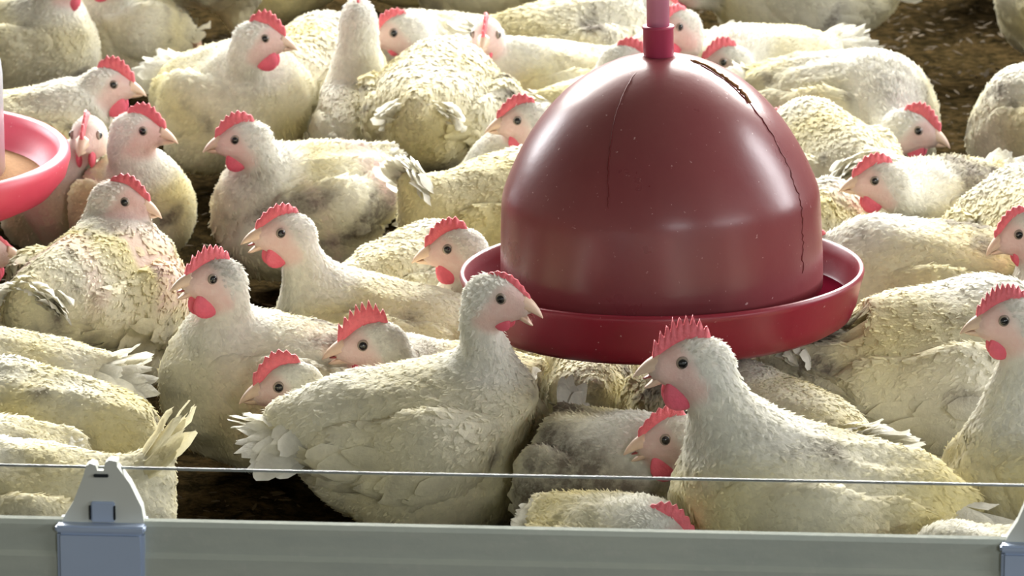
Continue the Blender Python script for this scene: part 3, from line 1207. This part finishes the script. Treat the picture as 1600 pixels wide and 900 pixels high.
    # ---- tail
    if B['tail'] > 0:
        TL = 0.052 * B['tail']
        base = np.array([-0.116, 0, 0.112 + 0.02 * B['tail_up']])
        up = math.radians(8 + 32 * B['tail_up'])
        TV, TF, TM = [], [], []
        off = 0
        rows = [(11, 1.0, 0.0, 0.55), (9, 0.78, 0.006, 0.5), (8, 0.6, -0.008, 0.6), (7, 0.45, 0.011, 0.6)] if not B['thin_tail'] else [(4, 1.0, 0.0, 0.5), (3, .85, .004, .5), (3, .6, .0, .5)]
        for cnt, lm, dz, spread in rows:
            for k in range(cnt):
                fr = (k / (cnt - 1) - 0.5) * 2
                a = fr * spread * B['tail_spread'] + rg.normal(0, 0.05)
                d = np.array([-math.cos(a) * math.cos(up), math.sin(a), math.sin(up) - 0.25 * abs(fr)])
                d /= np.linalg.norm(d)
                side = np.cross(d, [0, 0, 1.0])
                side /= np.linalg.norm(side)
                # roof-like tilt of the outer feathers
                nrm = np.cross(side, d)
                roll = -fr * 0.9 + rg.normal(0, 0.12)
                sd2 = side * math.cos(roll) + nrm * math.sin(roll)
                n2 = np.cross(sd2, d)
                L = TL * lm * rg.uniform(0.88, 1.1)
                W = 0.021 * rg.uniform(0.8, 1.1)
                p0 = base + np.array([0.018, fr * 0.020, dz - 0.008 * abs(fr)])
                nv = 7
                for i in range(nv):
                    t_ = i / (nv - 1)
                    wd = W * np.interp(t_, [0, .35, .7, .9, 1], [.4, .9, 1, .75, .3]) * 0.5
                    cpt = p0 + d * (L + 0.03) * t_ + n2 * (0.010 * t_ * t_) * rg.uniform(0.7, 1.3) - np.array([0, 0, 0.007]) * t_ * t_
                    for u_ in (-1, 0, 1):
                        jag = d * (rg.uniform(-.006, .002) if i == nv - 1 else 0)
                        TV.append(cpt + sd2 * wd * u_ - n2 * abs(u_) * 0.0015 + jag)
                for i in range(nv - 1):
                    for c_ in range(2):
                        b_ = off + i * 3 + c_
                        TF.append((b_, b_ + 1, b_ + 4, b_ + 3))
                TM += [[0, 0.10, 0.75 if B['thin_tail'] else 0.15, rg.random()]] * (nv * 3)
                off += nv * 3
        TV = from_torso(B, np.array(TV))
        # leave out quills that would stick into a neighbour or a pan
        pw = world_pts(B, TV)
        clear = pans_sdf(pw)
        for O in others:
            clear = np.minimum(clear, torso_sdf(local_pts(O, pw), O) * O['s'] - B['tail_gap'])
        keep = np.repeat(clear.reshape(-1, 7, 3).min(-1)[:, 1:].min(-1) > 0.001, 21)
        if keep.sum() >= 21:
            new = np.cumsum(keep) - 1
            TF = [tuple(int(new[i_]) for i_ in f_) for f_ in TF if keep[f_[0]]]
            TM = [m_ for m_, k_ in zip(TM, keep) if k_]
            TV = TV[keep]
        else:
            TV = TV[:0]
        if len(TV):
            mesh_obj('tail', TV, TF, M['plumage'], root, mask=np.array(TM))

    # ---- head parts
    if B['headparts']:
        def toh(Vq):
            return H + (np.asarray(Vq) * hs) @ HR.T
        Vc, Fc = comb_mesh(B['comb'] * 0.88, rg, B['points'] + 1, B['tooth'])
        mesh_obj('comb', toh(Vc), Fc, M['comb'], root)
        Vb, Fb = beak_mesh(0.0225, 0.0088, 0.0108, 0.0066)
        Vb = Vb + np.array([0.0250, 0, -0.0010])
        mesh_obj('upper_beak', toh(Vb), Fb, M['beak'], root)
        Vb, Fb = beak_mesh(0.0205, 0.0074, 0.0074, 0.001, lower=True)
        a = B['open']
        R2 = np.array([[math.cos(a), 0, math.sin(a)], [0, 1, 0], [-math.sin(a), 0, math.cos(a)]])
        Vb = Vb @ R2.T + np.array([0.0225, 0, -0.0060])
        mesh_obj('lower_beak', toh(Vb), Fb, M['beak'], root)
        if a > 0.15:
            Vm, Fm = beak_mesh(0.015, 0.0060, 0.0030, 0.001, lower=True)
            a2 = a * 0.6
            R3 = np.array([[math.cos(a2), 0, math.sin(a2)], [0, 1, 0], [-math.sin(a2), 0, math.cos(a2)]])
            mesh_obj('tongue', toh(Vm @ R3.T + np.array([0.0255, 0, -0.0042])), Fm, M['mouth'], root)
        for sd in (-1, 1):
            Ve, Fe = ball((0.0056, 0.0034, 0.0056))
            Ve = Ve + np.array([0.0075, sd * 0.0158, 0.0042])
            e = mesh_obj('eye', toh(Ve), Fe, M['iris'], root)
            Ve, Fe = ball((0.0042, 0.0030, 0.0042))
            Ve = Ve + np.array([0.0077, sd * 0.0172, 0.0042])
            mesh_obj('pupil', toh(Ve), Fe, M['eye'], e)
            ws = B['wattle'] * 1.12
            Vw, Fw = ball((0.0105, 0.0036, 0.0125))
            Vw[:, 0] *= 1 - 0.25 * (Vw[:, 2] / 0.0125)
            Vw = Vw * ws + np.array([0.0115, sd * 0.0075, -0.0165 - 0.004 * ws])
            mesh_obj('wattle', toh(Vw), Fw, M['wattle'], root)

    # ---- legs of a standing bird
    if lift > 0:
        for sd in (-1, 1):
            y = sd * 0.042
            kx = -0.035
            Vl, Fl2 = tube([(kx, y, lift - 0.02), (kx - 0.012, y, lift * 0.55), (kx + 0.002, y, 0.012), (kx + 0.006, y, 0.008)], [0.010, 0.0085, 0.0075, 0.007], 10)
            lg = mesh_obj('leg', Vl, Fl2, M['leg'], root)
            for ta in (-0.5, 0.0, 0.5, math.pi):
                tl = 0.042 if ta != math.pi else 0.02
                dx, dy = math.cos(ta) * tl, math.sin(ta) * tl
                Vt, Ft = tube([(kx + 0.003, y, 0.012), (kx + 0.003 + dx * .5, y + dy * .5, 0.010), (kx + .003 + dx * .9, y + dy * .9, 0.006), (kx + .003 + dx, y + dy, 0.004)], [0.006, 0.0055, 0.0042, 0.0012], 8)
                mesh_obj('toe', Vt, Ft, M['leg'], lg)
    return root


# x, y: picture position of the body's middle; th: heading (0 right, 90 away, 180 left, 270 to the viewer)
# head: picture position of the head's middle, its heading and its pitch (down positive)
BIRDS = []


def bird(label, x, y, th, s, hx, hy, hyaw, hp=5, **kw):
    B = dict(label=label, s=s, th=math.radians(th), hyaw=math.radians(hyaw), hpitch=math.radians(hp), lift=0.0, breast=0.0, tail_up=0.3, tail=1.0,
             tail_spread=1.0, nw=1.0, hs=1.0, dirt=0.0, yellow=0.0, bald=0.0, ruffle=1.0, droop=0.0, open=0.05, comb=1.0, points=6, wattle=1.0,
             wings=True, headparts=True, hd=None, dens=1.0, res=None, pitch=0.0, thin_tail=False, tooth=0.26, tail_gap=0.016)
    B.update(kw)
    B['pitch'] = math.radians(B['pitch'])
    B['s'] = s = s * 0.95
    B['seed'] = 100 + 37 * len(BIRDS)
    zc = 0.082 * s + B['lift'] * s
    for _ in range(4):              # y is the top of the back
        c = at_z(x, yc if _ else y + 100 * s, zc)
        yc = y + 0.079 * s * F_PX / math.hypot(c[1], CAM_H - zc) * 0.97
    B['loc'] = np.array([c[0], c[1], 0.0])
    hd = math.sin(B['th']) * 0.10 * s if B['hd'] is None else B['hd']
    B['head'] = at_y(hx, hy, c[1] + hd)
    if B['res'] is None:
        B['res'] = 0.0042 if c[1] < 5.6 else 0.0050
    BIRDS.append(B)


bird('chicken in front of the red drinker, neck raised, facing right with open beak', 676, 562, 2, 1.15, 778, 464, -18, 12, hd=-.045, open=0.62, nw=0.84, tail=1.0, tail_up=-0.1, tail_spread=1.2, wattle=0.7, comb=0.45, dirt=-.1, pitch=4)
bird('large chicken at front right, open beak, pink comb, facing left before the drinker', 1252, 670, 180, 1.18, 1079, 566, 184, 5, open=0.62, nw=1.12, wattle=1.15, comb=1.3, points=8, tooth=.5, tail=1.5, tail_up=-0.25, yellow=.12, hd=-.01, hs=1.12, pitch=5)
bird('chicken cut off by the right edge, red comb, facing left beside a stained bird', 1655, 650, 182, 1.1, 1578, 500, 184, 6, comb=1.1, wattle=1.0, points=9, tooth=.4, nw=.95, pitch=8)
bird('big pale chicken with a dark streak down its side, right of the drinker', 1455, 452, 16, 1.32, 1640, 480, 0, 10, dirt=.42, tail=.3, ruffle=.7)
bird('chicken with dark flecks on its wing, right behind the drinker bowl', 1435, 348, 182, 1.14, 1272, 400, 180, 10, dirt=.35, tail=.6)
bird('upright chicken looking left right of the drinker, mottled grey back', 1468, 250, 232, 0.95, 1374, 282, 186, 6, dirt=.6, wattle=1.0, nw=.95, ruffle=1.8, comb=.95, hd=-.14)
bird('smooth yellowish chicken at the right edge, seen from behind', 1602, 288, 100, 1.1, 1660, 300, 60, 10, yellow=.15)
bird('chicken at right edge showing only its lowered face and beak', 1715, 400, 180, 1.0, 1600, 362, 186, 24, comb=.7, nw=1.1)
bird('chicken cut by the right edge beside bare brown litter', 1645, 118, 165, 1.0, 1740, 130, 10, 10)
bird('chicken in the top right corner, mostly outside the picture', 1672, -70, 150, 1.0, 1690, -80, 100, 10)
bird('chicken whose belly just shows at the top edge above bare litter', 1545, -165, 180, 1.0, 1440, -150, 180, 10)
bird('long pale chicken lying side on at top right, tail to the right', 1250, -95, 184, 1.12, 1068, -24, 182, 10, tail=1.3, tail_up=0.0, dirt=.1)
bird('chicken just right of the drinker neck, facing left, before a bright round back', 1190, 42, 215, 1.0, 1133, 97, 196, 6, hd=-.12, dirt=.05, comb=1.0)
bird('chicken with grey mottled back and lowered red combed head, facing right', 1320, 86, -22, 1.12, 1427, 202, -14, 16, dirt=.45, wattle=.9, hd=-.16, tail=.5, points=7, hs=1.05)
bird('round pale chicken behind the right shoulder of the drinker', 1288, 176, 112, 1.0, 1225, 210, 150, 10, dirt=.12)
bird('ruffled chicken low behind the drinker, left of the upright mottled one', 1275, 300, 60, 0.88, 1255, 330, 90, 10, dirt=.25, ruffle=1.6)
bird('chicken peering from behind the pink pipe, right of it', 1050, 48, 235, 0.95, 1058, 42, 216, 8, hd=-.10, comb=.8, wattle=.9)
bird('chicken behind the drinker collar, only comb and neck showing left of it', 955, 112, 30, 0.85, 980, 96, -5, 10, comb=.9, hd=.02)
bird('chicken staring straight at the viewer, tall thin neck, left of the pipe', 866, 66, 205, 0.95, 760, 56, 262, 6, hd=-.07, nw=.9, comb=.75, wattle=.5, open=.1)
bird('bright mottled chicken behind the one staring at the viewer', 905, -4, 20, 1.05, 1022, 10, 0, 10, dirt=.15, ruffle=1.3)
bird('dim chicken at the top edge, left of the tall white neck', 425, -125, 165, 1.0, 340, -110, 180, 10, yellow=.2)
bird('dim chicken at the top edge, right of the tall white neck', 625, -150, 25, 1.0, 720, -120, 0, 10, yellow=.2)
bird('dim chicken at the top edge above the sleepy one', 760, -105, 165, 1.0, 640, -120, 180, 10, yellow=.2)
bird('dim chicken at the top edge, third from the pink pipe', 870, -145, 15, 1.0, 950, -130, 0, 10, yellow=.2)
bird('hunched sleepy chicken with ruffled back, facing left near the top', 676, 24, 205, 0.82, 622, 50, 192, 14, hd=-.14, ruffle=1.8, comb=.75, wattle=.5, hs=1.1)
bird('chicken seen from behind with a tall straight white neck', 560, 132, 96, 0.82, 560, 22, 92, -8, nw=1.15, hd=.03, comb=.6, yellow=-.15, hs=1.05)
bird('round chicken seen from behind with brown stained rump', 684, 82, 82, 1.18, 720, 120, 60, 10, dirt=.32, yellow=.1, tail=.4)
bird('chicken with bright red comb facing right, before a pale round bird', 372, 72, -52, 1.08, 408, 60, -8, 8, hd=-.115, wattle=1.2, comb=1.15, nw=1.1, pitch=6)
bird('pale round chicken behind the red combed one facing right', 490, 38, 70, 1.06, 530, 90, 60, 10, yellow=.1)
bird('chicken at top left with its head above the picture, behind the walking bird', 182, -35, 215, 1.02, 165, -40, 200, 6, hd=-.08)
bird('chicken standing on pinkish legs with tail raised at the top edge', 318, -140, 125, 0.95, 250, -130, 180, 6, lift=0.10, tail_up=.5, tail=1.5, tail_spread=.8, dirt=.1)
bird('chicken in the top left corner, rounded wing, head above the picture', 40, 0, -22, 0.98, 98, -26, -4, 4, nw=1.15, wattle=1.1, hd=-.04, pitch=6)
bird('chicken behind the left feeder, red wattle, looking right over bare litter', 48, 140, 0, 1.0, 171, 132, -6, 8, wattle=1.2, comb=1.15, nw=1.05, dirt=.1)
bird('chicken facing the viewer beside the left feeder bowl', 97, 232, 285, 0.80, 136, 212, 262, 10, hd=-.06, hs=1.0, bald=.5, comb=.8)
bird('chicken next to the left feeder with bald pink shoulder, looking right', 204, 248, -50, 0.82, 218, 204, -10, 8, bald=.42, hd=-.05, comb=1.0, wattle=.35, pitch=8)
bird('chicken with dirty bald back and head turned right, below the left feeder', 150, 362, 62, 1.10, 190, 314, -12, 12, bald=.75, dirt=.6, hd=.06, wattle=.35, comb=.8, ruffle=.9, tail=.5)
bird('chicken showing only its beak at the left edge under the feeder', -110, 400, 10, 0.72, -24, 391, -4, 8, hs=1.0, comb=.25)
bird('dusty chicken sitting alone on dark litter, facing left', 470, 226, 216, 1.03, 379, 218, 182, 9, dirt=.55, bald=.45, hd=-.08, ruffle=1.4, wattle=1.0, comb=1.0, pitch=-4, tail=.4)
bird('white chicken with upright neck and open beak, between two dusty birds', 566, 432, 182, 0.95, 444, 364, 198, 2, open=.58, nw=.98, hd=-.03, comb=.9, dirt=.1, tail=1.1, pitch=4)
bird('chicken peeking left beside the drinker bowl with a long red comb', 800, 420, 182, 0.88, 710, 388, 184, 10, comb=1.05, wattle=1.05, hd=-.03)
bird('low white chicken behind the long combed one by the drinker bowl', 648, 364, 50, 0.84, 700, 410, 20, 25, hd=.03)
bird('yellowish chicken left of the drinker bell with a pointed tail', 788, 246, 32, 1.04, 850, 300, 0, 10, tail_up=1.1, tail=.8, tail_spread=.35, yellow=.08)
bird('chicken peeking left from behind the drinker bell', 838, 212, 190, 0.92, 818, 188, 184, 9, hd=-.07, wattle=.9, comb=.9)
bird('large chicken with long raised neck and open beak, left of centre', 415, 496, 192, 1.02, 334, 436, 206, 0, open=.58, nw=1.0, hd=-.05, comb=1.1, wattle=1.15, tail=1.5, tail_up=.1, dirt=.12, points=7, tooth=.4, pitch=9)
bird('chicken with tall crimson comb behind the front bird, beak slightly open', 692, 536, 182, 0.80, 580, 538, 184, 8, open=.32, comb=1.45, points=7, tooth=.5, wattle=.8, hs=1.08, dirt=.25, tail=.4, hd=-.07)
bird('chicken with rounded red comb peeping over the tail of the front bird', 575, 640, 172, 0.56, 448, 602, 186, 12, comb=1.05, hs=1.05, hd=-.05, tail=0)
bird('soiled chicken in shade with white tail raised, its head behind the front right bird', 948, 645, 303, 0.96, 1050, 684, 186, 10, open=.45, dirt=.75, hd=-.09, tail=1.15, tail_up=.8, tail_spread=1.1, tail_gap=0.002, comb=.8, wattle=1.2)
bird('pale shaded chicken just behind the neck of the front right bird', 1195, 588, 130, 1.0, 1120, 640, 160, 10)
bird('low yellowish chicken behind the rail between the two front birds', 962, 776, -45, 0.80, 1030, 838, -8, 15, yellow=.2, ruffle=1.6, hd=-.05, tail=.3)
bird('chicken back barely showing above the rail at far right', 1545, 827, 180, 0.80, 1440, 900, 180, 20, ruffle=1.5, tail=.3)
bird('chicken at left edge with fanned tail pointing right', -10, 515, 180, 0.97, -150, 520, 180, 10, tail=1.5, tail_up=.15, tail_spread=1.3, dirt=.25)
bird('small ruffled white chicken at left edge with tail up', -12, 448, 185, 0.76, -70, 480, 180, 10, tail_up=1.0, tail=.9, tail_spread=.7, ruffle=1.8)
bird('chicken with arched yellowish back in the lower left, behind the rail bracket', 62, 580, 152, 1.06, 10, 668, 150, 10, hd=.05, yellow=.12, dirt=.28, tail=0, tail_up=-.6)
bird('chicken cut off by the lower left edge', -88, 650, 192, 1.0, -200, 720, 180, 10, tail=.4)
bird('chicken behind the rail bracket with one curled tail feather', 44, 695, 181, 1.04, -90, 760, 180, 20, tail=1.1, tail_up=1.35, tail_spread=.3, thin_tail=True, yellow=.05)
bird('chicken in shade under the left part of the drinker', 915, 522, 95, 0.78, 915, 560, 90, 15, dirt=.25, tail=0)
bird('chicken in shade under the middle of the drinker', 1075, 555, 85, 0.80, 1075, 566, 90, 0, hd=.12, headparts=False, comb=.6, dirt=.25, tail=0)
bird('chicken in shade under the right part of the drinker', 1236, 550, 100, 0.84, 1236, 600, 90, 15, dirt=.25, tail=0)

for B in BIRDS:
    near = []
    for O in BIRDS:
        if O is B:
            continue
        if np.linalg.norm(O['loc'] - B['loc']) < 0.20 * (O['s'] + B['s']):
            near.append(O)
    build_bird(B, near)


def covered(x, y, m):
    for B in BIRDS:
        q = local_pts(B, np.array([[x, y, 0.0]]))[0]
        if (q[0] / (0.135 + m / B['s'])) ** 2 + (q[1] / (0.098 + m / B['s'])) ** 2 < 1:
            return True
        if abs(q[0] + 0.05) < 0.16 and abs(q[1]) < 0.03 and B['tail'] > 1:
            return True
    return False


scatter_litter()
